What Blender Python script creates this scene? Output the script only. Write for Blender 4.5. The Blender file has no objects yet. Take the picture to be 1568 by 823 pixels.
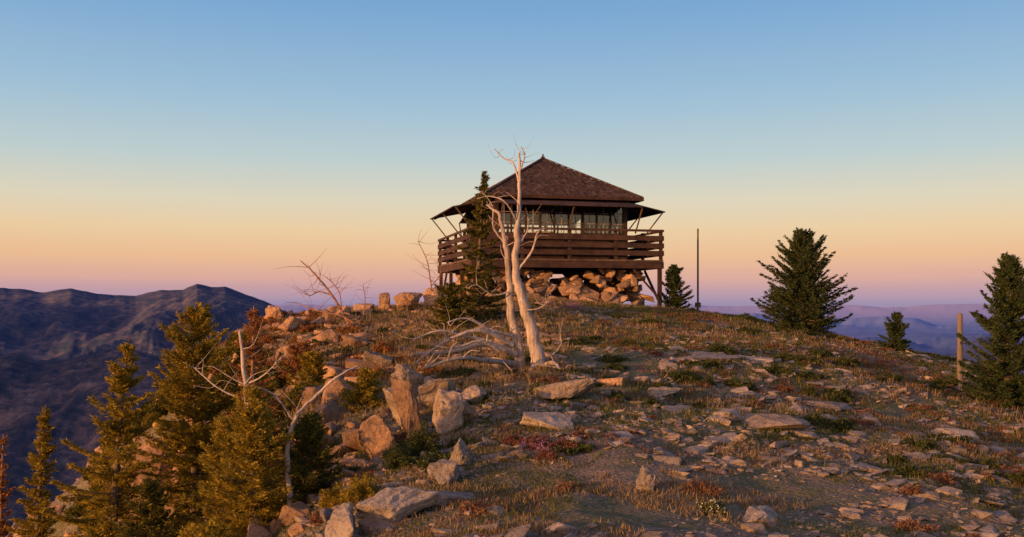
import bpy, bmesh, math, random
import numpy as np
from mathutils import Vector, Matrix, noise as mnoise
random.seed(5); R=np.random.RandomState(7)
S=bpy.context.scene

# ------------------------------------------------------------ helpers
def lin(r,g,b):
    f=lambda c:(c/255/12.92) if c/255<=0.04045 else ((c/255+0.055)/1.055)**2.4
    return (f(r),f(g),f(b),1)
def mesh_np(name,V,F,mat=None,smooth=False,parent=None):
    V=np.asarray(V,dtype=np.float32); F=np.asarray(F,dtype=np.int32)
    me=bpy.data.meshes.new(name)
    me.vertices.add(len(V)); me.vertices.foreach_set('co',V.ravel())
    k=F.shape[1]; n=len(F)
    me.loops.add(n*k); me.loops.foreach_set('vertex_index',F.ravel())
    me.polygons.add(n)
    me.polygons.foreach_set('loop_start',np.arange(0,n*k,k,dtype=np.int32))
    me.polygons.foreach_set('loop_total',np.full(n,k,dtype=np.int32))
    me.polygons.foreach_set('use_smooth',np.full(n,smooth,dtype=bool))
    me.update(calc_edges=True); me.validate()
    if mat: me.materials.append(mat)
    ob=bpy.data.objects.new(name,me); S.collection.objects.link(ob)
    if parent: ob.parent=parent
    return ob
def empty(name,loc=(0,0,0),rz=0):
    e=bpy.data.objects.new(name,None); e.location=loc; e.rotation_euler=(0,0,rz)
    e.empty_display_size=0.3; S.collection.objects.link(e); return e
T=R.rand(256,256)
def vn(x,y):
    xi=np.floor(x).astype(int); yi=np.floor(y).astype(int)
    fx=x-xi; fy=y-yi; fx=fx*fx*(3-2*fx); fy=fy*fy*(3-2*fy)
    a=T[xi&255,yi&255]; b=T[(xi+1)&255,yi&255]; c=T[xi&255,(yi+1)&255]; d=T[(xi+1)&255,(yi+1)&255]
    return (a*(1-fx)+b*fx)*(1-fy)+(c*(1-fx)+d*fx)*fy
def fbm(x,y,o=4):
    s=0;a=1;t=0
    for i in range(o):
        s=s+a*vn(x*2**i+17.3*i,y*2**i+5.1*i); t+=a; a*=.5
    return s/t*2-1
def ridged(x,y,o=5):
    s=0;a=1;t=0
    for i in range(o):
        n=vn(x*2**i+31.7*i,y*2**i+9.2*i); s=s+a*(1-np.abs(2*n-1)); t+=a; a*=.5
    return s/t

# ------------------------------------------------------------ terrain
CY=[-12,0,7,10,15,20,25,27,33,40,60,90]; CZ=[-2.0,-1.6,-1.6,-1.42,-1.08,-.55,.02,.16,.12,-1.2,-14,-45]
LY=[-12,0,5,7,10,15,20,26,35,50]; LX=[-2.6,-2.4,-2.0,-1.65,-1.85,-2.9,-5.2,-7.4,-6,-5]
def ground(x,y):
    x=np.asarray(x,dtype=float); y=np.asarray(y,dtype=float)
    c=np.interp(y,CY,CZ)
    xr=np.maximum(0,x-.5)
    d=.05*xr+.0075*xr**2+.03*np.maximum(0,xr-12)**2
    xl=np.interp(y,LY,LX)+.9*fbm(x*.0+3,y*.45,3)
    dl=np.logaddexp(0,(xl-x)/.4)*.4
    d=d+.95*dl+.06*np.clip(.5-x,0,np.maximum(.5-xl,0))
    z=c-d
    near=np.clip(np.hypot((x-1),(y-31))/5-.5,0.15,1)
    z=z+near*(.16*fbm(x*.35+4,y*.35,3)+.05*fbm(x*1.7,y*1.7,3)+.012*fbm(x*8,y*8,2))
    rough=np.clip(dl,0,1.2)
    z=z+rough*(.55*(ridged(x*.6+2,y*.6,4)-.5)+.15*fbm(x*2.5,y*2.5,3))
    return z
def axis(pts):
    out=[]
    for a,b,s in pts: out.append(np.arange(a,b,s))
    return np.concatenate(out+[[pts[-1][1]]])
gx=axis([(-70,-12,1.2),(-12,-6,.15),(-6,8,.065),(8,16,.12),(16,75,1.2)])
gy=axis([(-14,3.5,.5),(3.5,12,.05),(12,34,.12),(34,90,1.2)])
def grid(gx,gy,fn):
    X,Y=np.meshgrid(gx,gy); Z=fn(X,Y)
    V=np.stack([X,Y,Z],-1).reshape(-1,3); nx=len(gx); ny=len(gy)
    i=(np.arange(ny-1)[:,None]*nx+np.arange(nx-1)[None]).ravel()
    return V,np.stack([i,i+1,i+nx+1,i+nx],1)

# ------------------------------------------------------------ node helpers
def newmat(name):
    m=bpy.data.materials.new(name); m.use_nodes=True; nt=m.node_tree
    b=nt.nodes['Principled BSDF']; b.inputs['Roughness'].default_value=.85
    b.inputs['Specular IOR Level'].default_value=.25
    return m,nt,b
def N(nt,t,**k):
    n=nt.nodes.new(t)
    for a,v in k.items():
        if a in n.inputs: n.inputs[a].default_value=v
        else: setattr(n,a,v)
    return n
def pos(nt): return N(nt,'ShaderNodeNewGeometry').outputs['Position']
def objc(nt): return N(nt,'ShaderNodeTexCoord').outputs['Object']
def noi(nt,vec,sc,det=5,rough=.6):
    n=N(nt,'ShaderNodeTexNoise'); n.inputs['Scale'].default_value=sc; n.inputs['Detail'].default_value=det
    n.inputs['Roughness'].default_value=rough; nt.links.new(vec,n.inputs['Vector']); return n.outputs['Fac']
def ramp(nt,fac,stops):
    r=N(nt,'ShaderNodeValToRGB'); e=r.color_ramp.elements
    while len(e)<len(stops): e.new(.5)
    for i,(p,c) in enumerate(stops):
        e[i].position=p; e[i].color=c if len(c)==4 else (*c,1)
    nt.links.new(fac,r.inputs['Fac']); return r.outputs['Color']
def mix(nt,fac,a,b,mode='MIX'):
    m=N(nt,'ShaderNodeMix',data_type='RGBA',blend_type=mode)
    ins=[i for i in m.inputs if i.enabled]
    for s,v in zip(ins,(fac,a,b)):
        if hasattr(v,'links'): nt.links.new(v,s)
        else: s.default_value=v if (not isinstance(v,tuple) or len(v)==4) else (*v,1)
    return [o for o in m.outputs if o.enabled][0]
def bump(nt,b,h,dist,st=1.0):
    n=N(nt,'ShaderNodeBump'); n.inputs['Strength'].default_value=st; n.inputs['Distance'].default_value=dist
    nt.links.new(h,n.inputs['Height']); nt.links.new(n.outputs['Normal'],b.inputs['Normal'])
def island(nt): return N(nt,'ShaderNodeNewGeometry').outputs['Random Per Island']
def math_(nt,op,a,b):
    m=N(nt,'ShaderNodeMath',operation=op)
    for s,v in zip(m.inputs,(a,b)):
        if hasattr(v,'links'): nt.links.new(v,s)
        else: s.default_value=v
    return m.outputs[0]

def mat_ground():
    m,nt,b=newmat('alpine_ground'); p=pos(nt)
    big=noi(nt,p,.55,6,.65); mid=noi(nt,p,3.2,6,.7); fine=noi(nt,p,28,5,.7)
    soil=ramp(nt,fine,[(.3,(.11,.075,.052)),(.5,(.25,.18,.125)),(.7,(.42,.33,.26))])
    veg=ramp(nt,fine,[(.3,(.05,.050,.017)),(.55,(.15,.135,.05)),(.75,(.26,.21,.10))])
    vf=ramp(nt,mix(nt,.45,big,mid),[(.42,(0,0,0)),(.54,(1,1,1))])
    c=mix(nt,vf,soil,veg)
    v=N(nt,'ShaderNodeTexVoronoi'); v.inputs['Scale'].default_value=16; nt.links.new(p,v.inputs['Vector'])
    st=ramp(nt,v.outputs['Distance'],[(.22,(1,1,1)),(.42,(0,0,0))])
    gm=ramp(nt,mid,[(.48,(0,0,0)),(.6,(.8,.8,.8))])
    stc=mix(nt,v.outputs['Color'],(.2,.175,.15),(.44,.39,.35))
    c=mix(nt,mix(nt,1.0,st,gm,'MULTIPLY'),c,stc)
    nt.links.new(c,b.inputs['Base Color'])
    h=math_(nt,'ADD',math_(nt,'MULTIPLY',st,.5),math_(nt,'ADD',math_(nt,'MULTIPLY',fine,.8),mid))
    bump(nt,b,h,.04); return m
def mat_rock(name='rock',tint=(1,1,1),sc=1.0,warm=.5):
    m,nt,b=newmat(name); p=objc(nt)
    a=noi(nt,p,2.5*sc,8,.7); f=noi(nt,p,22*sc,6,.75)
    t=lambda c:tuple(c[i]*tint[i] for i in range(3))
    c=ramp(nt,a,[(.3,t((.18,.155,.14))),(.48,t((.36,.315,.275))),(.6,t((.46,.40,.345))),(.75,t((.27,.23,.21)))])
    r=ramp(nt,island(nt),[(0,(.55,.55,.57)),(.5,(.9,.86,.82)),(1,(1.15,1.1,1.02))])
    c=mix(nt,1.0,c,r,'MULTIPLY')
    li=ramp(nt,noi(nt,p,7*sc,6,.8),[(.56,(0,0,0)),(.66,(1,1,1))])
    c=mix(nt,mix(nt,1.0,li,(warm,warm,warm),'MULTIPLY'),c,(.11,.085,.055))
    cr=ramp(nt,f,[(.32,(.3,.3,.3)),(.5,(1,1,1))]); c=mix(nt,.9,c,mix(nt,1.0,c,cr,'MULTIPLY'))
    nt.links.new(c,b.inputs['Base Color'])
    bump(nt,b,math_(nt,'ADD',a,math_(nt,'MULTIPLY',f,.55)),.08); return m
def mat_leaf(name,cols,sc=2.5,transl=.25):
    m,nt,b=newmat(name); i=island(nt); n=noi(nt,pos(nt),sc,3)
    c=ramp(nt,mix(nt,.45,n,i),[(.2,cols[0]),(.5,cols[1]),(.8,cols[2])])
    nt.links.new(c,b.inputs['Base Color']); b.inputs['Specular IOR Level'].default_value=.15
    tr=N(nt,'ShaderNodeBsdfTranslucent'); nt.links.new(c,tr.inputs['Color'])
    ms=N(nt,'ShaderNodeMixShader'); ms.inputs[0].default_value=transl
    nt.links.new(b.outputs[0],ms.inputs[1]); nt.links.new(tr.outputs[0],ms.inputs[2])
    nt.links.new(ms.outputs[0],nt.nodes['Material Output'].inputs['Surface']); return m
def mat_wood(name,c0,c1,stretch=(1,1,.12),sc=18,d=.01):
    m,nt,b=newmat(name)
    mp=N(nt,'ShaderNodeMapping'); mp.inputs['Scale'].default_value=stretch; nt.links.new(objc(nt),mp.inputs['Vector'])
    n=noi(nt,mp.outputs[0],sc,6,.7); n2=noi(nt,objc(nt),1.7,4)
    c=ramp(nt,mix(nt,.35,n,n2),[(.36,c0),(.62,c1)])
    r=ramp(nt,island(nt),[(0,(.7,.7,.7)),(1,(1.2,1.17,1.15))]); c=mix(nt,1.0,c,r,'MULTIPLY')
    nt.links.new(c,b.inputs['Base Color']); bump(nt,b,n,d); return m

M_ground=mat_ground(); M_rock=mat_rock('rock',(1.2,1.08,.95)); M_rockgrey=mat_rock('grey_rock',(1.25,1.2,1.18),1.4,.3)
M_rockor=mat_rock('tan_rock',(1.45,1.02,.68),1.2,.4)
M_found=mat_rock('foundation_rock',(1.5,1.08,.76),1.2,.15)
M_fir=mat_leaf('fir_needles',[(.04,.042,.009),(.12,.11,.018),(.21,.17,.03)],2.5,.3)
M_firy=mat_leaf('sun_tinted_fir_needles',[(.09,.072,.010),(.30,.22,.024),(.50,.34,.045)],2.5,.4)  # brighter copy of the fir needles, gold sunlight painted into the colour
M_pine=mat_leaf('pine_needles',[(.020,.034,.014),(.052,.075,.026),(.10,.11,.04)])
M_brown=mat_leaf('dead_needles',[(.13,.05,.018),(.30,.13,.042),(.42,.21,.07)],2.5,.35)
M_bark=mat_wood('bark',(.06,.042,.03),(.20,.145,.10))
M_dead=mat_wood('weathered_deadwood',(.20,.155,.13),(.64,.54,.46),(1,1,.08),30,.02)
M_deadr=mat_wood('red_deadwood',(.18,.08,.05),(.44,.24,.14))
M_plank=mat_wood('brown_painted_wood',(.028,.015,.011),(.088,.048,.034),(.3,.3,.3),14,.006)
M_planklt=mat_wood('worn_brown_wood',(.08,.05,.038),(.19,.125,.09),(.3,.3,.3),14,.006)
M_post=mat_wood('grey_post_wood',(.12,.09,.07),(.24,.19,.15))

V,F=grid(gx,gy,ground); mesh_np('ground',V,F,M_ground,True)

# ------------------------------------------------------------ far terrain (valley, mountains) reaching the horizon
SD=np.array([-.78,-.63]); SD/=np.linalg.norm(SD); SEL=math.radians(7.0)
az=np.radians(np.concatenate([np.arange(-33,36,.08),np.arange(36,327,3.0)]))
rr=np.unique(np.concatenate([np.exp(np.linspace(math.log(34),math.log(95000),300)),np.arange(2000,6000,22.)]))
HU=[-2.5,-1.2,-.62,-.544,-.50,-.47,-.44,-.40,-.375,-.35,-.335,-.32,-.305,-.285,-.25,-.18,0,.5,1.5]
HZ=[-100,70,66,78,60,74,50,40,62,66,92,80,84,44,-12,-150,-330,-400,-420]
def far_h(x,y):
    r=np.hypot(x,y); th=np.arctan2(x,y)
    z=-450*(1-np.exp(-r/450))
    k=np.clip((r-150)/1500,0,1)
    z=z+k*(230*(ridged(x/1700+3,y/1700+8,6)-.55))*np.clip(1-r/40000,.25,1)
    a=np.where(y>300,x/np.maximum(y,1),3)
    top=np.interp(a,HU,HZ)+12*fbm(a*34,a*0+2,4); g=np.exp(-((y-4400)/1300.)**2)
    wx=x+160*fbm(x/700,y/700,3)
    sp=ridged(wx/420+1,y/1300+2,6)-.6
    zz=-440+(top+440)*g + (1-g)*g*4*(230*sp)+ (1-g)*40*fbm(x/120,y/120,4)*g*3
    t2=np.interp(a,[-1,-.62,-.5,-.42,-.34,-.27,-.15,0],[-90,-110,-150,-125,-160,-175,-260,-420])
    g2=np.exp(-((y-2500)/520.)**2)
    z2=-430+(t2+430)*g2+(1-g2)*g2*4*(150*(ridged(wx/260+5,y/800+1,6)-.6))+22*g2*fbm(x/60,y/60,5)
    zz=np.maximum(zz,z2)
    z=np.where((a<.2)&(y>300),np.maximum(z,zz),z)
    for (hx,hy,am,ww) in ((-1700,4400,790,900),(-1000,2500,760,1200)):  # invented rises out of view, added to cast shade on the left ridges
        px=x-hx-SD[0]*3000; py=y-hy-SD[1]*3000
        al=px*SD[0]+py*SD[1]; la=px*SD[1]-py*SD[0]
        z=np.maximum(z,-440+(am+50*fbm(x/500,y/500,3))*np.exp(-(al/600)**2-(la/ww)**4))
    z=z+np.exp(-((r-38000)/6000)**2)*(430+230*fbm(th*11+2,r/15000,5))
    z=z+np.exp(-((r-20000)/2500)**2)*(170+330*fbm(th*16+7,y/5200,6))
    z=z+np.exp(-((r-11500)/1500)**2)*(70+300*fbm(th*14+1,y/2500,6))
    z=z+np.exp(-((r-7000)/900)**2)*(30+210*fbm(th*16+11,y/1500,6))*(th>-.1)
    return z
A,RR=np.meshgrid(az,rr); X=RR*np.sin(A); Y=RR*np.cos(A); Z=far_h(X,Y)
V=np.stack([X,Y,Z],-1).reshape(-1,3); na=len(az); nr=len(rr)
ii=np.arange(nr-1)[:,None]*na; jj=np.arange(na)[None]; j2=(jj+1)%na
F=np.stack([(ii+jj).ravel(),(ii+na+jj).ravel(),(ii+na+j2).ravel(),(ii+j2).ravel()],1)
m,nt,b=newmat('haze_tinted_land'); p=pos(nt)
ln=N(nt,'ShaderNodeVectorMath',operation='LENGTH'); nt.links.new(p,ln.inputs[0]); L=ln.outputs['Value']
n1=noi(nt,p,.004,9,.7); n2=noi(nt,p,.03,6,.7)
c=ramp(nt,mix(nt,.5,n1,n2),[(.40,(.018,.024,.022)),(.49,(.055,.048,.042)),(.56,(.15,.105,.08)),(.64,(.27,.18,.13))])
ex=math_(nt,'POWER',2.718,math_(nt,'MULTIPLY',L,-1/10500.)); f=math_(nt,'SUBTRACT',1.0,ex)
haze_tint=ramp(nt,math_(nt,'DIVIDE',L,60000.),[(0,(.06,.10,.23)),(.10,(.09,.15,.36)),(.20,(.16,.25,.54)),(.35,(.26,.34,.62)),(.65,(.58,.50,.68)),(1,(.80,.66,.74))])  # aerial haze painted into the base colour, graded by distance
c=mix(nt,f,c,haze_tint); nt.links.new(c,b.inputs['Base Color']); b.inputs['Specular IOR Level'].default_value=0
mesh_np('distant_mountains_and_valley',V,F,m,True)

# ------------------------------------------------------------ rocks
def hull(seed,n=16,box=(1,1,1),bev=.05):
    rnd=random.Random(seed); bm=bmesh.new()
    for i in range(n):
        v=Vector([rnd.uniform(-1,1) for _ in range(3)]); mx=max(abs(c) for c in v)
        v=v/mx*rnd.uniform(.75,1); bm.verts.new((v.x*box[0],v.y*box[1],v.z*box[2]))
    res=bmesh.ops.convex_hull(bm,input=bm.verts)
    bmesh.ops.delete(bm,geom=[g for g in res['geom_interior'] if isinstance(g,bmesh.types.BMVert)],context='VERTS')
    bmesh.ops.delete(bm,geom=[v for v in bm.verts if not v.link_faces],context='VERTS')
    bmesh.ops.dissolve_limit(bm,angle_limit=.2,verts=bm.verts,edges=bm.edges)
    if bev: bmesh.ops.bevel(bm,geom=list(bm.edges),offset=bev,segments=1,affect='EDGES',profile=.5)
    bmesh.ops.triangulate(bm,faces=bm.faces); return bm
def arr(bm):
    bm.verts.ensure_lookup_table(); bm.verts.index_update()
    V=np.array([v.co[:] for v in bm.verts]); F=np.array([[v.index for v in f.verts] for f in bm.faces]); bm.free(); return V,F
PRO=[arr(hull(s,random.Random(s).choice([10,13,16]),(.5,.5,.5),.03)) for s in range(14)]
def rot(rx,ry,rz): return np.array(Matrix.Rotation(rz,3,'Z')@Matrix.Rotation(ry,3,'Y')@Matrix.Rotation(rx,3,'X'))
def rock_pile(P,SC,ROT,name,mat,parent=None):
    Vs=[];Fs=[];o=0
    for p,s,r in zip(P,SC,ROT):
        v,f=PRO[random.randrange(len(PRO))]
        vv=(v*np.array(s))@rot(*r).T+np.array(p); Vs.append(vv); Fs.append(f+o); o+=len(v)
    return mesh_np(name,np.concatenate(Vs),np.concatenate(Fs),mat,False,parent)
def boulder(name,loc,size,r,seed,mat,n=14,cuts=5):
    bm=hull(seed,n,(size[0]/2,size[1]/2,size[2]/2),min(size)*.05)
    bmesh.ops.subdivide_edges(bm,edges=list(bm.edges),cuts=cuts,use_grid_fill=True)
    ms=min(size)
    for v in bm.verts:
        q=v.co*(2.2/ms)+Vector((seed,0,0)); d=mnoise.noise(q)*.06+mnoise.noise(q*3.1)*.04
        st=mnoise.noise(Vector((v.co.x*.6,v.co.y*.6,v.co.z*8))/ms*.8)*.08
        if v.co.length>0: v.co+=v.co.normalized()*(d+st)*ms*1.6
    bmesh.ops.triangulate(bm,faces=bm.faces)
    V,F=arr(bm); V=V@rot(*[math.radians(a) for a in r]).T
    ob=mesh_np(name,V,F,mat,False); ob.location=loc; return ob
def gz(x,y): return float(ground(x,y))
BL=[ # x,y,dz,size,rot,mat
 (-1.50,10.5,.17,(.34,.30,.72),(10,-24,20),M_rockor),(-1.16,10.7,.40,(.30,.28,.80),(-8,-20,-10),M_rockor),
 (-.72,10.6,.18,(.34,.34,.66),(5,8,30),M_rock),(-1.30,11.3,.22,(.6,.5,.5),(0,20,60),M_rock),
 (-.52,11.0,.12,(.28,.3,.4),(20,-10,0),M_rockor),(-1.75,11.2,.1,(.5,.4,.5),(0,-20,40),M_rockor),
 (-.95,12.3,.12,(.7,.5,.45),(0,10,70),M_rock),(-.5,12.0,.1,(.35,.3,.3),(0,20,20),M_rock),
 (-.93,7.5,.14,(.74,.44,.30),(6,-12,15),M_rockgrey),(-1.33,7.25,.12,(.38,.4,.36),(0,25,-20),M_rockgrey),
 (-.62,8.6,.08,(.3,.3,.25),(0,0,50),M_rockgrey),(-.55,7.9,.02,(.5,.35,.12),(0,6,10),M_rockgrey),(-.48,9.1,.1,(.25,.2,.3),(10,20,0),M_rockgrey),
 (.68,12.2,.12,(.86,.55,.27),(0,-4,5),M_rock),(.43,10.6,.08,(.76,.5,.16),(0,5,-8),M_rockgrey),
 (1.18,8.2,.08,(.20,.18,.24),(10,20,30),M_rockgrey),(1.98,7.5,.03,(.6,.3,.14),(0,-12,25),M_rockgrey),
 (3.1,11.1,.05,(.95,.6,.18),(4,3,-12),M_rock),(6.05,12.9,.05,(.8,.5,.16),(0,4,10),M_rockgrey),
 (2.6,11.3,.05,(.5,.4,.16),(0,8,40),M_rockgrey),(3.6,17.2,.02,(1.1,.8,.16),(3,4,15),M_rockgrey),(4.5,17.8,.02,(.9,.7,.16),(3,4,-15),M_rockgrey),
 (2.2,13.6,.04,(.7,.5,.18),(0,3,60),M_rock),(1.4,13.8,.05,(.5,.4,.2),(0,3,20),M_rockor),(4.9,14.6,.04,(.8,.5,.15),(0,5,0),M_rockgrey),
 (-6.4,25.3,.2,(.6,.6,.5),(0,10,0),M_rockor),(-2.8,25,.2,(.7,.6,.7),(0,10,30),M_rockor),(-2.2,25.6,.3,(.6,.5,.8),(5,-10,0),M_rockor),
 (-3.3,25.4,.2,(.55,.6,.6),(0,-14,60),M_rockor),(-1.7,24.6,.1,(.6,.5,.5),(0,0,20),M_rockor),(-4.4,23,.1,(.6,.5,.35),(0,20,20),M_rockor),
 (-5.2,22.3,.1,(.7,.5,.5),(10,20,60),M_rockor),(-3.2,19,.1,(.6,.4,.4),(0,20,10),M_rockor),(-2.4,16.6,.1,(.6,.5,.4),(0,20,10),M_rock),
 (-1.6,14.6,.08,(.6,.5,.35),(0,20,10),M_rock),(-3.6,16.4,.1,(.7,.6,.5),(0,-20,10),M_rockor),(-1.1,13.4,.05,(.6,.4,.3),(0,10,-30),M_rock),
 (-4.6,13.2,.5,(.8,.7,1.4),(0,-12,30),M_rockor),(-5.3,13.6,.9,(.9,.8,2.2),(0,-10,0),M_rockor),(-5.0,11.8,.8,(.7,.6,1.5),(0,12,70),M_rockor),
 (-3.3,10.5,.2,(.6,.5,.8),(0,-15,10),M_rockor),
 (1.1,5.9,.0,(.4,.3,.13),(0,4,20),M_rock)]
for i,(x,y,dz,sz,r,mt) in enumerate(BL):
    boulder('boulder' if max(sz[2],.3)>.3 else 'rock_slab',(x,y,gz(x,y)+dz),sz,r,100+i*3,mt)

def samp(n,y0,y1,a0=-.6,a1=.62,pw=1.0):
    u=R.rand(n)**pw; y=y0+(y1-y0)*u; a=a0+(a1-a0)*R.rand(n); x=a*y; return x,y
def scatter_rocks(name,n,y0,y1,s0,s1,mat,a0=-.5,a1=.62,flat=.35,clus=.45,pw=.8,steep=False):
    x,y=samp(n*4,y0,y1,a0,a1,pw)
    cl=fbm(x*.5+9,y*.5,3)+.6*fbm(x*2,y*2+5,2)
    k=cl>(-.9+clus*1.6)
    if not steep: k&=(x>np.interp(y,LY,LX)-.3)
    x=x[k][:n]; y=y[k][:n]; z=ground(x,y)
    s=s0*(s1/s0)**(R.rand(len(x))**1.8)
    P=np.stack([x,y,z+s*flat*.08],1)
    SC=np.stack([s*R.uniform(.8,1.5,len(x)),s*R.uniform(.6,1,len(x)),s*flat*R.uniform(.5,1.5,len(x))],1)
    RT=np.stack([R.normal(0,.16,len(x)),R.normal(0,.16,len(x)),R.rand(len(x))*6.28],1)
    rock_pile(P,SC,RT,name,mat)
scatter_rocks('gravel',8000,5.5,13,.015,.08,M_rock,clus=.33)
scatter_rocks('loose_stones',4400,5.5,24,.05,.24,M_rock,clus=.46)
scatter_rocks('loose_stones',1700,5.5,24,.08,.36,M_rockgrey,a0=-.25,flat=.28,clus=.52)
scatter_rocks('ridge_stones',1100,14,30,.10,.36,M_rockor,a0=-.34,a1=.05,flat=.45,clus=.45)
scatter_rocks('cliff_rocks',900,8,26,.12,.6,M_rockor,a0=-.6,a1=-.15,flat=.8,clus=.3,steep=True)

# ------------------------------------------------------------ grass and low plants
def tufts(name,n,y0,y1,h0,h1,blades,mat,a0=-.5,a1=.62,thr=0.,seed=0,wid=.005,spread=.05,pw=.7):
    x,y=samp(n*4,y0,y1,a0,a1,pw)
    k=(fbm(x*.6+seed,y*.6+3,3)+.5*fbm(x*2.2,y*2.2+seed,2)>thr)&(x>np.interp(y,LY,LX)-1.2)&(np.hypot(x-1,y-31)>3.2)
    x=x[k][:n];y=y[k][:n]; n=len(x)
    bx=np.repeat(x,blades)+R.normal(0,spread,n*blades); by=np.repeat(y,blades)+R.normal(0,spread,n*blades)
    bz=ground(bx,by)-.01
    hh=np.repeat(R.uniform(h0,h1,n),blades)*R.uniform(.5,1.1,n*blades)
    th=R.rand(n*blades)*6.28; le=np.abs(R.normal(0,.55,n*blades))
    tip=np.stack([bx+np.cos(th)*le*hh,by+np.sin(th)*le*hh,bz+hh*np.sqrt(np.clip(1-le**2*.5,.2,1))],1)
    w=wid*(.4+np.maximum(by,0)/10); ph=R.rand(n*blades)*6.28
    dx=np.stack([np.cos(ph)*w,np.sin(ph)*w,0*w],1); B=np.stack([bx,by,bz],1)
    V=np.stack([B-dx,B+dx,tip],1).reshape(-1,3); F=np.arange(len(V)).reshape(-1,3)
    mesh_np(name,V,F,mat)
G_dry=mat_leaf('dry_grass',[(.13,.085,.042),(.24,.165,.085),(.38,.28,.155)],1.2,.2)
G_grn=mat_leaf('green_grass',[(.035,.045,.012),(.10,.108,.028),(.19,.175,.055)],1.0,.2)
G_red=mat_leaf('russet_plants',[(.10,.040,.025),(.20,.095,.052),(.28,.16,.085)],1.4,.2)
tufts('dry_grass',2000,5.5,11,.03,.08,14,G_dry,thr=.1,seed=3)
tufts('dry_grass',5000,9,30,.05,.14,10,G_dry,thr=.05,seed=3)
tufts('green_grass',3200,5.5,11,.02,.06,16,G_grn,thr=.02,seed=20)
tufts('green_grass',13500,9,31,.04,.11,11,G_grn,thr=-.2,seed=20)
tufts('russet_ground_plants',5200,5.5,29,.03,.09,12,G_red,thr=.05,seed=44)
tufts('ridge_grass',5500,12,30,.07,.18,10,G_dry,a0=-.36,a1=.06,thr=-.4,seed=8)

def leafblob(cx,cy,cz,r,h,n,l,w):
    d=R.normal(size=(n,3)); d/=np.linalg.norm(d,axis=1)[:,None]; d[:,2]=np.abs(d[:,2])
    q=R.rand(n)**.35; lump=.75+.35*np.sin(d[:,0]*5+cx*9)*np.sin(d[:,1]*5+cy*7)
    P=np.stack([cx+d[:,0]*r*q*lump,cy+d[:,1]*r*q*lump,cz+d[:,2]*h*q*lump],1)
    ax=d*.8+R.normal(0,.6,(n,3)); ax/=np.linalg.norm(ax,axis=1)[:,None]
    s=np.cross(ax,R.normal(size=(n,3))); s/=np.linalg.norm(s,axis=1)[:,None]
    ll=l*R.uniform(.6,1.3,n)[:,None]; ww=w*R.uniform(.6,1.3,n)[:,None]
    V=np.stack([P-ax*ll/2,P+s*ww/2,P+ax*ll/2,P-s*ww/2],1).reshape(-1,3)
    return V,np.arange(n*4).reshape(-1,4)
def merge(parts):
    o=0;Vs=[];Fs=[]
    for v,f in parts: Vs.append(v);Fs.append(f+o);o+=len(v)
    return np.concatenate(Vs),np.concatenate(Fs)
def shrubs(name,lst,mat,l=.05,w=.018,dens=1):
    parts=[]
    for x,y,r,h in lst:
        parts.append(leafblob(x,y,gz(x,y)-.02,r,h,int(dens*min(5000,max(250,9000*r*r**.5))),l,w))
    mesh_np(name,*merge(parts),mat)
M_shr=mat_leaf('juniper_leaves',[(.02,.032,.009),(.06,.075,.020),(.12,.12,.036)],3)
shrubs('juniper_bush',[(-.93,9.7,.24,.36),(-1.12,9.4,.2,.25)],M_shr,.035,.012,4)
shrubs('yellow_green_bush',[(-1.34,8.4,.22,.26),(-1.6,8.6,.2,.22),(-1.0,6.7,.06,.14)],M_firy,.035,.014,4)
heath=mat_leaf('heather_leaves',[(.09,.035,.03),(.20,.08,.06),(.26,.15,.08)],6)
shrubs('heather_clump',[(.25,9.7,.22,.17),(.5,9.55,.2,.14),(.02,9.9,.16,.14),(.35,9.2,.16,.12),(.7,9.9,.14,.1)],heath,.03,.011,4)
fl=mat_leaf('purple_flowers',[(.25,.10,.2),(.38,.18,.3),(.5,.3,.38)],9)
shrubs('purple_flowers',[(.3,9.45,.16,.20),(.12,9.6,.08,.18),(1.55,24.6,.4,.3),(.9,24.9,.35,.25)],fl,.02,.010,.6)
shrubs('flowering_cushion_plant',[(1.62,7.6,.15,.12)],G_grn,.03,.010,5)
wf=mat_leaf('white_flowers',[(.5,.48,.35),(.65,.62,.48),(.8,.78,.65)],9)
shrubs('white_flowers',[(1.62,7.58,.155,.14)],wf,.016,.012,.8)
ls=[]
while len(ls)<190:
    y=random.uniform(9,30); x=random.uniform(-.28,.60)*y
    if math.hypot(x-1,y-31)<3.6: continue
    if float(fbm(np.array(x*.5),np.array(y*.5+3),3))<-.1: continue
    ls.append((x,y,random.uniform(.12,.4),random.uniform(.06,.18)))
shrubs('low_shrubs',ls,M_shr,.055,.02,1.3)
ls=[(random.uniform(-.2,.6)*y,y,random.uniform(.1,.34),random.uniform(.05,.12)) for y in [random.uniform(7,27) for _ in range(150)]]
shrubs('low_russet_shrubs',ls,G_red,.04,.012,1.2)
ls=[]
for i in range(130):
    y=random.uniform(7,24); x=float(np.interp(y,LY,LX))-random.uniform(.3,3.8)
    ls.append((x,y,random.uniform(.2,.55),random.uniform(.2,.6)))
shrubs('slope_shrubs',ls,M_fir,.07,.024,2.)
ls=[(x+random.uniform(-1,1),y+random.uniform(-1,1),r,h) for x,y,r,h in ls[::2]]
shrubs('sun_tinted_slope_shrubs',ls,M_firy,.07,.024,1.6)  # slope shrubs repeated with the low sun's gold put into the leaf colour
ls=[]
for i in range(80):
    y=random.uniform(15,26); x=float(np.interp(y,LY,LX))+random.uniform(-1.5,2.)
    ls.append((x,y,random.uniform(.15,.4),random.uniform(.12,.3)))
shrubs('russet_ridge_shrubs',ls,M_brown,.07,.02,1.6)

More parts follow.
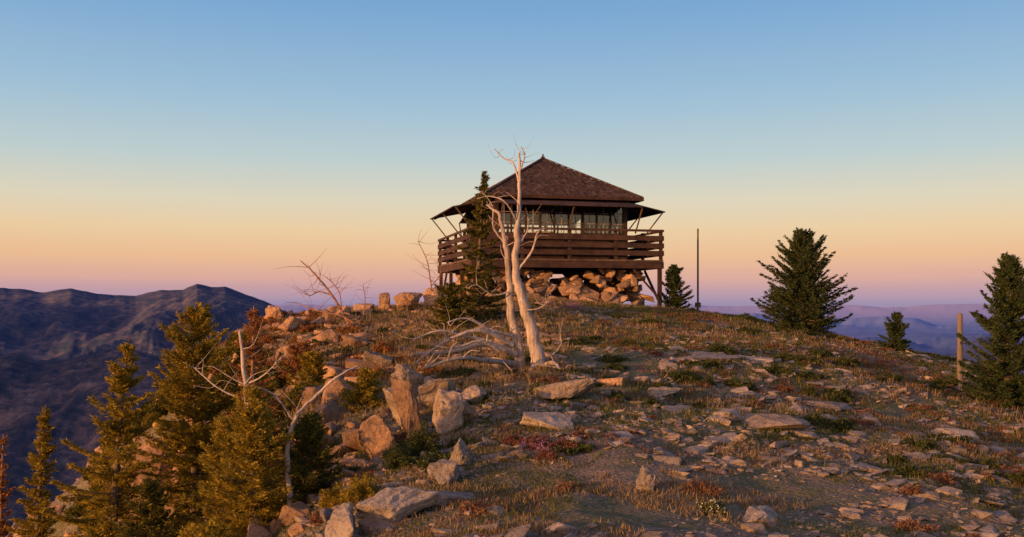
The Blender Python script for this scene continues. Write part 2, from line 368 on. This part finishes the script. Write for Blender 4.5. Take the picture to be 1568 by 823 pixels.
# ------------------------------------------------------------ trees
def tube(pts,rad,sides=7,wob=.0):
    pts=np.array(pts,float); n=len(pts); V=[]
    for i in range(n):
        t=pts[min(i+1,n-1)]-pts[max(i-1,0)]; t/=np.linalg.norm(t)+1e-9
        a=np.cross(t,[.3,.9,.2]); a/=np.linalg.norm(a)+1e-9; b=np.cross(t,a)
        for k in range(sides):
            th=2*math.pi*k/sides; r=rad[i]*(1+wob*random.uniform(-1,1))
            V.append(pts[i]+(a*math.cos(th)+b*math.sin(th))*r)
    F=[]
    for i in range(n-1):
        for k in range(sides):
            k2=(k+1)%sides; F.append((i*sides+k,i*sides+k2,(i+1)*sides+k2,(i+1)*sides+k))
    return np.array(V),np.array(F)
def smooth_path(pts,k=5,jit=.0):
    pts=[np.array(p,float) for p in pts]; out=[]
    for i in range(len(pts)-1):
        p0=pts[max(i-1,0)];p1=pts[i];p2=pts[i+1];p3=pts[min(i+2,len(pts)-1)]
        for j in range(k):
            t=j/k
            q=.5*((2*p1)+(-p0+p2)*t+(2*p0-5*p1+4*p2-p3)*t*t+(-p0+3*p1-3*p2+p3)*t**3)
            out.append(q+np.array([random.uniform(-jit,jit) for _ in range(3)]))
    out.append(pts[-1]); return out
def conifer(name,x,y,h,r,mat,seed,nl=9000,prof=.8,up=.0,l=.10,w=.03,z0=None,nb=None,bare=.04,gap=.0,tw=.3,dead=False):
    rs=np.random.RandomState(seed); random.seed(seed)
    zb=(gz(x,y) if z0 is None else z0)-.1; h=h+.1
    e=empty(name,(x,y,zb))
    bend=rs.normal(0,.03,2)*h
    tp=lambda t:np.array([bend[0]*t*t,bend[1]*t*t,h*t])
    r0=.015*h+.02
    tk=[tube([tp(t) for t in np.linspace(0,1,12)],[r0*(1-.93*t) for t in np.linspace(0,1,12)],8,.06)]
    nb=nb or int(60+h*30)
    ts=np.sort(bare+(1-bare)*rs.rand(nb)**.95*.985)
    lobe=rs.rand(4)*6.28
    Ls=r*((1-ts)**prof*.97+.035)*rs.uniform(.40,1.18,nb)
    aa=np.arange(nb)*2.4+rs.normal(0,.35,nb)
    Ls*=1+.18*np.sin(aa*3+lobe[0]+ts*11)
    keep=rs.rand(nb)>gap; ts=ts[keep];Ls=Ls[keep];aa=aa[keep]; nb=len(ts)
    el=-.28+up+ts*.75+rs.normal(0,.12,nb)
    D=np.stack([np.cos(aa)*np.cos(el),np.sin(aa)*np.cos(el),np.sin(el)],1)
    B=np.array([tp(t) for t in ts]); up_=np.array([0,0,1.])
    for i in range(nb):
        pp=[B[i]+D[i]*Ls[i]*s+up_*(.22*Ls[i]*s*s-.06*Ls[i]*s) for s in (0,.35,.7,1)]
        rb=.004+.012*Ls[i]; tk.append(tube(pp,[rb,rb*.7,rb*.45,rb*.2],4))
    mesh_np('trunk_and_branches',*merge(tk),M_deadr if dead else M_bark,True,e)
    pr=(Ls+.05)/np.sum(Ls+.05); bi=rs.choice(nb,nl,p=pr); s=.12+.9*rs.rand(nl)**.75
    sg=rs.uniform(-1,1,nl); q=np.round(s*9)/9.+np.abs(sg)*.10; s=.5*s+.5*q
    P=B[bi]+D[bi]*(Ls[bi]*s)[:,None]+up_*(.22*Ls[bi]*s*s-.06*Ls[bi]*s)[:,None]
    lat=np.cross(D[bi],up_); lat/=np.linalg.norm(lat,axis=1)[:,None]+1e-9
    ww=tw*Ls[bi]*np.clip(1.05-s,0,1)+.03
    P=P+lat*(ww*sg)[:,None]+rs.normal(0,.014,(nl,3))-up_*(np.abs(sg)*ww*.3)[:,None]
    ax=D[bi]*.9+lat*(np.sign(sg)*.8)[:,None]+rs.normal(0,.5,(nl,3))+up_*.15
    ax/=np.linalg.norm(ax,axis=1)[:,None]
    sd=np.cross(ax,rs.normal(size=(nl,3))); sd/=np.linalg.norm(sd,axis=1)[:,None]
    ll=(l*rs.uniform(.5,1.3,nl))[:,None]; w2=(w*rs.uniform(.6,1.3,nl))[:,None]
    V=np.stack([P-ax*ll/2,P+sd*w2/2,P+ax*ll/2,P-sd*w2/2],1).reshape(-1,3)
    mesh_np('needles',V,np.arange(nl*4).reshape(-1,4),mat,False,e)
    return e
def tree_to(name,x,y,top,r,mat,seed,**k):
    return conifer(name,x,y,top-gz(x,y),r,mat,seed,**k)
tree_to('fir_tree',-.80,22,3.12,.72,M_fir,1,nl=16000,l=.09,w=.026,gap=.12,prof=.85)
tree_to('fir_tree',-1.35,21,.45,.6,M_fir,2,nl=9000,prof=.5,l=.08,w=.024)
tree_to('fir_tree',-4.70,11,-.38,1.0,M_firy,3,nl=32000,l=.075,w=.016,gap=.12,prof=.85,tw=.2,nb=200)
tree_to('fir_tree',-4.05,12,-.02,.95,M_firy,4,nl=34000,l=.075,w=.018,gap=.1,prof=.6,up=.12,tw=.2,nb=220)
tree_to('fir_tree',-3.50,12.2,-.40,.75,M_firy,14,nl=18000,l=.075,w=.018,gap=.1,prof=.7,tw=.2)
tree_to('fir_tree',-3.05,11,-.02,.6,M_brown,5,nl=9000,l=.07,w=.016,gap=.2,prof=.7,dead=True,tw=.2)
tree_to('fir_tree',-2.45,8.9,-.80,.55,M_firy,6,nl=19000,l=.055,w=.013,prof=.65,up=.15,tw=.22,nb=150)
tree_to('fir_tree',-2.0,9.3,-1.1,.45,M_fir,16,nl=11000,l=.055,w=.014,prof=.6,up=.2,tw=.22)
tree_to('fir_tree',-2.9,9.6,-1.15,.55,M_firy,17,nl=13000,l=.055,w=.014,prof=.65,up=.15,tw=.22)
tree_to('fir_tree',-7.1,14,-1.48,.55,M_firy,7,nl=14000,l=.08,w=.02,gap=.1,tw=.2)
tree_to('fir_tree',-7.65,14,-1.95,.35,M_brown,8,nl=3500,gap=.3,dead=True)
tree_to('fir_tree',-3.6,9.4,-1.75,.6,M_fir,9,nl=13000,l=.06,w=.016,up=.2)
tree_to('fir_tree',-4.3,9.8,-2.1,.5,M_firy,10,nl=9000,l=.06,w=.016,up=.2)
tree_to('fir_tree',-2.0,12.9,-.9,.4,M_firy,12,nl=7000,l=.06,w=.018,prof=.6)
tree_to('fir_tree',-3.1,14.8,-.75,.5,M_firy,13,nl=9000,l=.07,w=.018,prof=.6)
tree_to('fir_tree',-3.9,17.5,-.75,.5,M_brown,18,nl=7000,l=.07,w=.02,prof=.5)
tree_to('pine_tree',8.35,27,2.05,1.45,M_pine,31,nl=36000,l=.13,w=.030,prof=.66,up=.26,bare=.02,nb=320,tw=.24)
tree_to('pine_tree',5.0,29,1.2,.6,M_pine,22,nl=9000,l=.11,w=.03,prof=.6,up=.3)
tree_to('pine_tree',9.8,24,-.22,.46,M_pine,23,nl=6500,l=.09,w=.026,prof=.6,up=.3)
tree_to('pine_tree',8.95,17,.80,.84,M_pine,34,nl=30000,l=.10,w=.024,prof=.5,up=.28,gap=.1,nb=250,tw=.24)

def deadtree(name,limbs,mat,twigs=3,seed=1,base=(0,0,0),tl=.3):
    random.seed(seed); e=empty(name,base); parts=[]; b=np.array(base)
    for pts,r0,r1 in limbs:
        sp=smooth_path([np.array(p)-b for p in pts],7,r0*.13); n=len(sp)
        parts.append(tube(sp,[r0+(r1-r0)*(i/(n-1))**.8 for i in range(n)],11 if r0>.04 else 6,.12))
        for k in range(int(twigs)):
            i=random.randrange(n//3,n); p=sp[i]; d=np.array([random.gauss(0,1),random.gauss(0,.7),random.uniform(-.3,1)]); d/=np.linalg.norm(d)
            L=tl*random.uniform(.3,1); rr_=max(.005,r1*.8)
            q=[p,p+d*L*.5+np.array([0,0,random.uniform(-.05,.08)]),p+d*L+np.array([random.uniform(-.1,.1),0,random.uniform(-.05,.15)])]
            parts.append(tube(smooth_path(q,3),[rr_*(1-.8*j/6) for j in range(7)],5))
    mesh_np('trunk_and_branches',*merge(parts),mat,True,e); return e
g=gz(.35,15)
deadtree('dead_tree',[
 ([(.45,15,g-.1),(.36,15,-.6),(.20,15,-.05),(.06,15,.45),(.08,15,1.1),(.12,15,1.8),(.12,15,2.42)],.13,.014),
 ([(.14,15.1,g-.1),(.10,15.1,-.7),(-.02,15.1,-.1),(-.05,15.1,.5),(-.13,15.05,1.1),(-.22,15.1,1.45),(-.42,15.2,1.6)],.10,.012),
 ([(.12,15,1.9),(.02,15,2.25),(-.14,15.1,2.35),(-.28,15.1,2.50)],.020,.006),
 ([(.12,15,2.1),(.2,14.9,2.35),(.14,14.9,2.5)],.014,.006),
 ([(-.13,15.1,1.0),(-.3,15.2,1.25),(-.32,15.3,1.6),(-.5,15.3,1.85)],.022,.007),
 ([(.10,15,.55),(.32,14.9,.85),(.40,14.8,1.12),(.52,14.8,1.2)],.026,.007),
 ([(.09,15,1.3),(-.1,14.8,1.6),(-.35,14.8,1.7),(-.55,14.8,1.66)],.018,.006),
 ([(.08,15,.9),(.25,15,1.2),(.24,15.1,1.5)],.016,.006),
 ([(-.05,15,.2),(-.3,14.9,.15),(-.55,14.8,.3),(-.7,14.8,.25)],.016,.005),
 ([(.2,14.95,-.1),(.45,14.8,-.05),(.6,14.7,.1)],.014,.005),
 ([(.05,15,-.80),(-.4,14.7,-.62),(-.9,14.5,-.72),(-1.5,14.3,-.76)],.055,.018),
 ([(.0,15,-.65),(-.5,14.6,-.40),(-1.0,14.4,-.56),(-1.45,14.2,-.88)],.046,.015),
 ([(.05,15,-.95),(-.4,14.4,-.86),(-.8,14.0,-.80),(-1.3,13.8,-.94)],.055,.018),
 ([(.0,15,-.5),(-.35,14.8,-.40),(-.7,14.6,-.22),(-1.0,14.4,-.28)],.030,.010),
 ([(-.3,14.8,-.58),(-.7,14.6,-.50),(-1.1,14.3,-.40),(-1.5,14.2,-.54)],.030,.010),
 ([(-.2,14.6,-.72),(-.5,14.4,-.56),(-.9,14.2,-.66),(-1.3,14.1,-.58)],.030,.010),
 ([(.45,14.9,-1.0),(.65,14.7,-.92),(.8,14.5,-1.1)],.05,.02),
 ([(.35,14.9,-1.0),(.2,14.5,-1.12),(-.1,14.3,-1.2)],.06,.02),
 ([(.45,15,-.95),(.72,15.1,-.75),(.8,15.1,-.6)],.025,.008),
 ],M_dead,5,3,(.3,15,g),.35)
deadtree('dead_tree',[
 ([(-3.35,22,-.75),(-3.8,22,-.45),(-4.2,22,.2),(-4.6,22,.7),(-4.95,22,1.02)],.045,.012),
 ([(-4.2,22,.2),(-4.5,22,.3),(-4.75,22,.2),(-4.9,22.1,.35)],.02,.007),
 ([(-4.0,22,-.1),(-4.05,22,.3),(-4.35,22,.65)],.02,.007),
 ([(-3.4,22,-.7),(-3.9,21.9,-.3),(-4.5,21.8,-.15),(-5.0,21.8,.05)],.03,.008)],M_deadr,11,5,(-3.4,22,-.8),.8)
deadtree('dead_tree',[
 ([(-2.2,26,-.1),(-2.25,26,.6),(-2.35,26,1.2),(-2.6,26,1.75)],.03,.008),
 ([(-2.25,26,.5),(-2.0,26,.8),(-1.95,26,1.2)],.018,.006)],M_deadr,18,6,(-2.2,26,-.1),.7)
deadtree('dead_tree',[
 ([(-3.8,24,-.4),(-3.75,24,.1),(-3.8,24,.5)],.025,.007)],M_deadr,12,7,(-3.8,24,-.4),.5)
deadtree('dead_tree',[
 ([(-2.12,9,-1.9),(-2.15,9,-1.42),(-2.08,9,-1.1),(-1.88,9,-.88),(-1.68,9,-.7),(-1.5,9.1,-.6)],.032,.008),
 ([(-2.1,9,-1.1),(-2.3,9,-.85),(-2.6,9,-.75),(-2.85,9,-.6)],.013,.004)],M_dead,3,8,(-2.12,9,-1.9),.3)
deadtree('dead_tree',[
 ([(-3.1,10.7,-3.0),(-3.0,10.7,-1.6),(-3.03,10.7,-.9),(-3.1,10.7,-.3)],.075,.012),
 ([(-3.0,10.7,-1.1),(-3.3,10.6,-.95),(-3.6,10.6,-.7)],.014,.005),
 ([(-3.0,10.7,-.9),(-2.8,10.6,-.8),(-2.6,10.6,-.6)],.014,.005)],M_dead,7,9,(-3.1,10.7,-3.0),.35)

# ------------------------------------------------------------ pole and wooden post
def cyl_obj(name,x,y,z0,z1,r,mat,extra=()):
    e=empty(name,(x,y,z0)); z=z1-z0
    mesh_np('shaft',*tube([(0,0,-.2),(0,0,z*.5),(0,0,z-.02),(0,0,z),(0,0,z+.001)],[r,r*.92,r*.85,r*.6,.001],10),mat,True,e)
    for nm,v,f,m_ in extra: mesh_np(nm,v,f,m_,False,e)
    return e
def box(cx,cy,cz,sx,sy,sz,Rm=None):
    v=np.array([(a*sx/2,b*sy/2,c*sz/2) for a in(-1,1) for b in(-1,1) for c in(-1,1)])
    if Rm is not None: v=v@Rm.T
    v=v+np.array([cx,cy,cz])
    f=np.array([(0,1,3,2),(4,6,7,5),(0,4,5,1),(2,3,7,6),(0,2,6,4),(1,5,7,3)]); return v,f
cyl_obj('flag_pole',5.93,30,-.1,2.42,.032,M_planklt,[('base_block',*box(0,0,.08,.16,.16,.16),M_planklt)])
pz=gz(9.05,19)
cyl_obj('wooden_post',9.05,19,pz,-.18,.060,M_post,[('wire_staple',*box(0,-.07,.9,.05,.02,.05),M_plank)])

# ------------------------------------------------------------ fire lookout
LK=empty('fire_lookout_cabin',(1.02,31,1.36),math.radians(14))
HD,HC,WH=3.02,2.12,2.02
def beam(p,q,w,t):
    p=np.array(p,float);q=np.array(q,float); d=q-p; L=np.linalg.norm(d)
    Rm=np.array(Vector(d).to_track_quat('Z','Y').to_matrix()); c=(p+q)/2
    return box(*c,w,t,L,Rm)
def side4(fn):
    out=[]
    for k in range(4):
        c,s=[(1,0),(0,1),(-1,0),(0,-1)][k]; Rm=np.array([[c,-s,0],[s,c,0],[0,0,1]])
        for v,f in fn(k): out.append((v@Rm.T,f))
    return out
pl=[box(-HD+.1+i*.2,0,-.03,.19,2*HD,.05) for i in range(int(2*HD/.2))]
mesh_np('deck_boards',*merge(pl),M_planklt,False,LK)
jo=side4(lambda k:[box(0,-HD+.03,-.165,2*HD-.13,.05,.20)])+[box(-HD+.5+i*.55,0,-.16,.07,2*HD-.2,.19) for i in range(11)]
mesh_np('deck_joists',*merge(jo),M_plank,False,LK)
def rail(k):
    o=[]
    for z,hh in ((.20,.15),(.43,.15),(.66,.15),(.89,.07)): o.append(box(0,-HD+.035,z,2*HD-.04,.04,hh))
    for i in range(5): o.append(box(-HD+.09+i*(2*HD-.18)/4.,-HD+.10,.42,.09,.085,1.02))
    return o
mesh_np('railing',*merge(side4(rail)),M_plank,False,LK)
po=[]
for sx in (-1,1):
    for sy in (-1,1):
        po.append(box(sx*(HD-.12),sy*(HD-.12),-.95,.11,.11,1.38))
        po.append(beam((sx*(HD-.12),sy*(HD-.2),-1.25),(sx*(HD-.12)-.01,sy*(HC-.4),-.3),.06,.06))
for sy in (-.33,.33):
    for sx in (-1,1): po.append(box(sx*(HD-.12),sy*(HD-.12),-.95,.10,.10,1.38))
po.append(beam((HD-.14,-HD+.05,-1.2),(HD-1.0,-HD+.05,-.3),.05,.05))
mesh_np('support_posts',*merge(po),M_plank,False,LK)
SILL,HEAD=.78,1.86
def wall(k):
    o=[box(0,-HC+.04,SILL/2,2*HC-.1,.08,SILL)]
    for i in range(5): o.append(box(0,-HC-.012,.08+i*.16,2*HC-.05,.03,.135))
    o.append(box(0,-HC+.03,(HEAD+WH)/2,2*HC-.1,.08,WH-HEAD))
    return o
mesh_np('walls',*merge(side4(wall)+[box(a*(HC-.05),b*(HC-.05),WH/2,.14,.14,WH-.01) for a in(-1,1) for b in(-1,1)]+[box(0,0,.03,2*HC-.3,2*HC-.3,.04)]),M_plank,False,LK)
NB=9; bw=(2*HC-.14)/NB
def frames(k):
    o=[box(0,-HC+.03,SILL+.025,2*HC-.2,.12,.05)]
    for i in range(1,NB): o.append(box(-HC+.07+i*bw,-HC+.03,(SILL+HEAD)/2+.02,.07 if i%3==0 else .045,.09,HEAD-SILL-.06))
    return o
mesh_np('window_posts',*merge(side4(frames)),M_plank,False,LK)
def munt(k):
    o=[]
    for i in range(NB):
        cx=-HC+.07+(i+.5)*bw
        o.append(box(cx,-HC+.03,(SILL+HEAD)/2+.02,.018,.03,HEAD-SILL-.06))
        for z in (.36,.68): o.append(box(cx,-HC+.03,SILL+z,bw-.08,.026,.018))
    return o
mesh_np('window_muntins',*merge(side4(munt)),mat_wood('muntin_paint',(.25,.2,.17),(.45,.38,.32)),False,LK)
mg=bpy.data.materials.new('window_glass'); mg.use_nodes=True; nt=mg.node_tree; nt.nodes.clear()
o_=N(nt,'ShaderNodeOutputMaterial'); t_=N(nt,'ShaderNodeBsdfTransparent'); g_=N(nt,'ShaderNodeBsdfGlossy'); g_.inputs['Roughness'].default_value=.03
fr=N(nt,'ShaderNodeFresnel'); fr.inputs['IOR'].default_value=2.0; mx=N(nt,'ShaderNodeMixShader')
t_.inputs['Color'].default_value=(.95,.95,.93,1)
nt.links.new(fr.outputs[0],mx.inputs[0]);nt.links.new(t_.outputs[0],mx.inputs[1]);nt.links.new(g_.outputs[0],mx.inputs[2]);nt.links.new(mx.outputs[0],o_.inputs[0])
def glass(k):
    v=np.array([(-HC+.1,-HC+.03,SILL),(HC-.1,-HC+.03,SILL),(HC-.1,-HC+.03,HEAD),(-HC+.1,-HC+.03,HEAD)]); return [(v,np.array([(0,1,2,3)]))]
mesh_np('window_glass',*merge(side4(glass)),mg,False,LK)
m_roof,nt,b=newmat('wood_shingle_roof'); tc=objc(nt)
n_=noi(nt,tc,9,6,.7); vr=N(nt,'ShaderNodeTexVoronoi'); vr.inputs['Scale'].default_value=7; nt.links.new(tc,vr.inputs['Vector'])
c=ramp(nt,mix(nt,.5,n_,vr.outputs['Color']),[(.25,(.038,.022,.016)),(.55,(.080,.046,.032)),(.8,(.15,.09,.062))])
nt.links.new(c,b.inputs['Base Color']); bump(nt,b,math_(nt,'ADD',vr.outputs['Distance'],n_),.03)
HR,ZE,ZA=2.52,WH-.10,WH+1.40
rows=16
def roofside(k):
    o=[]
    for i in range(rows):
        t0=i/rows; t1=(i+1)/rows+.02; h0=HR*(1-t0)+.01; h1=max(HR*(1-t1),.01)
        z0=ZE+(ZA-ZE)*t0+.04; z1=ZE+(ZA-ZE)*min(t1,1)+.012
        n=max(2,int(h0*2/.2)); xs0=np.linspace(-h0,h0,n+1); xs1=np.linspace(-h1,h1,n+1)
        for j in range(n):
            dz=random.uniform(-.012,.012)
            v=np.array([(xs0[j],-h0,z0+dz),(xs0[j+1],-h0,z0+dz),(xs1[j+1],-h1,z1),(xs1[j],-h1,z1),(xs0[j],-h0,z0-.035),(xs0[j+1],-h0,z0-.035)])
            o.append((v,np.array([(0,1,2,3),(0,4,5,1)])))
    return o
mesh_np('roof_shingles',*merge(side4(roofside)),m_roof,False,LK)
rf=[(np.array([(-HR,-HR,ZE-.01),(HR,-HR,ZE-.01),(HR,HR,ZE-.01),(-HR,HR,ZE-.01)]),np.array([(0,3,2,1)]))]
rf+=side4(lambda k:[box(0,-HR+.0,ZE-.03,2*HR,.04,.09)]+[beam((-HR+.02,-HR+.02,ZE+.055),(-.03,-.03,ZA+.035),.09,.025)])
rf+=[box(0,0,ZA+.04,.10,.10,.10),box(0,0,ZA+.12,.04,.04,.10)]
mesh_np('roof_trim',*merge(rf),M_plank,False,LK)
def shut(k):
    o=[]; n=4; wd=(2*HC+.1)/n
    a=math.atan2(.26,1.22)
    for i in range(n):
        cx=-HC-.05+(i+.5)*wd; Rm=np.array(Matrix.Rotation(a,3,'X'))
        o.append(box(cx,-HC-.06-.62,ZE-.09-.14,wd-.04,1.25,.035,Rm))
        for q in (-.45,.45): o.append(box(cx,-HC-.06-.62+q,ZE-.09-.14-.035+q*.21,wd-.08,.07,.03,Rm))
    return o
mesh_np('storm_shutters',*merge(side4(shut)),M_plank,False,LK)
def props(k):
    o=[]; wd=(2*HC+.1)/4
    for i in (0,2,4):
        cx=-HC-.03+i*wd*(.995); o.append(beam((cx,-HC-1.22,ZE-.36),(cx,-HC-.62,.82),.035,.035))
    return o
mesh_np('shutter_props',*merge(side4(props)),M_planklt,False,LK)
M_cloth=mat_wood('pale_curtain',(.5,.45,.38),(.7,.65,.58))
it=[box(-.4,.9,.4,1.9,.8,.5),box(1.2,-.9,.35,.9,.7,.65)]; mesh_np('interior_furniture',*merge(it),M_planklt,False,LK)
mesh_np('fire_finder_stand',*merge([box(0,0,.5,.5,.5,.9),box(0,0,1.0,.6,.6,.06)]),M_cloth,False,LK)
mesh_np('folded_curtain',*merge([box(-.55,-HC+.16,1.3,.28,.03,.5),box(.35,-HC+.16,1.15,.22,.03,.3)]),M_cloth,False,LK)
P=[];SC=[];RT=[]
random.seed(77)
for ring,(off,cnt) in enumerate(((2.45,170),(2.25,170),(1.9,80),(1.4,40))):
    for i in range(cnt):
        a=random.uniform(-1,1); zz=random.uniform(-1.35,-.3); sd=i%4; o=off+(-.35-zz)*.30
        x,y=[(a*2.45,-o),(o*.98,a*2.4),(a*2.4,o),(-o*.98,a*2.4)][sd]
        s=random.uniform(.18,.55); P.append((x,y,zz)); SC.append((s*random.uniform(1,1.8),s*.9,s*random.uniform(.45,.9))); RT.append((random.gauss(0,.35),random.gauss(0,.4),random.gauss(0,.6)+(0 if sd%2==0 else 1.57)))
rock_pile(P,SC,RT,'stone_foundation',M_found,LK)

# ------------------------------------------------------------ sky, sun, camera
W=bpy.data.worlds.new('World'); S.world=W; W.use_nodes=True; nt=W.node_tree; nt.nodes.clear()
out=N(nt,'ShaderNodeOutputWorld'); sky=N(nt,'ShaderNodeTexSky',sky_type='NISHITA'); sky.sun_disc=False
sky.sun_elevation=SEL; sky.sun_rotation=math.atan2(SD[0],SD[1]); sky.altitude=2000
bg1=N(nt,'ShaderNodeBackground'); bg1.inputs['Strength'].default_value=.12; nt.links.new(sky.outputs[0],bg1.inputs['Color'])
tc=N(nt,'ShaderNodeTexCoord'); sp=N(nt,'ShaderNodeSeparateXYZ'); nt.links.new(tc.outputs['Generated'],sp.inputs[0])
z=math_(nt,'MULTIPLY',sp.outputs['Z'],2.0)
mp=N(nt,'ShaderNodeMapping'); mp.inputs['Scale'].default_value=(1.2,1.2,60); nt.links.new(tc.outputs['Generated'],mp.inputs['Vector'])
sn=noi(nt,mp.outputs[0],1.6,5,.6)
z=math_(nt,'ADD',z,math_(nt,'MULTIPLY',math_(nt,'SUBTRACT',sn,.5),.016))
col=ramp(nt,z,[(0,lin(154,140,176)),(.022,lin(186,152,172)),(.055,lin(222,170,158)),(.10,lin(240,190,148)),(.155,lin(240,208,164)),
 (.215,lin(226,216,190)),(.30,lin(194,210,210)),(.42,lin(162,195,218)),(.60,lin(124,170,215)),(1,lin(72,112,170))])
dt=N(nt,'ShaderNodeVectorMath',operation='DOT_PRODUCT'); nt.links.new(tc.outputs['Generated'],dt.inputs[0]); dt.inputs[1].default_value=(SD[0],SD[1],.05)
gl=ramp(nt,dt.outputs['Value'],[(0,(0,0,0)),(.5,(.28,.12,.03)),(1,(1.7,.75,.22))])
col=mix(nt,1.0,col,gl,'ADD')
bg2=N(nt,'ShaderNodeBackground'); bg2.inputs['Strength'].default_value=.98; nt.links.new(col,bg2.inputs['Color'])
ms=N(nt,'ShaderNodeMixShader'); ms.inputs[0].default_value=.95
nt.links.new(bg1.outputs[0],ms.inputs[1]);nt.links.new(bg2.outputs[0],ms.inputs[2]);nt.links.new(ms.outputs[0],out.inputs[0])

sl=bpy.data.lights.new('sun','SUN'); sl.energy=5.0; sl.angle=math.radians(.6); sl.color=(1,.47,.15)
so=bpy.data.objects.new('sun',sl); S.collection.objects.link(so)
so.rotation_euler=Vector((SD[0],SD[1],math.tan(SEL))).to_track_quat('Z','Y').to_euler()

cam=bpy.data.cameras.new('camera'); co=bpy.data.objects.new('camera',cam); S.collection.objects.link(co)
co.location=(0,0,0); co.rotation_euler=(math.pi/2,0,0)
cam.sensor_width=36; cam.lens=900/980*36; cam.shift_x=0; cam.shift_y=.035
cam.clip_start=.05; cam.clip_end=200000
S.camera=co
S.view_settings.view_transform='Standard'; S.view_settings.look='None'; S.view_settings.exposure=0
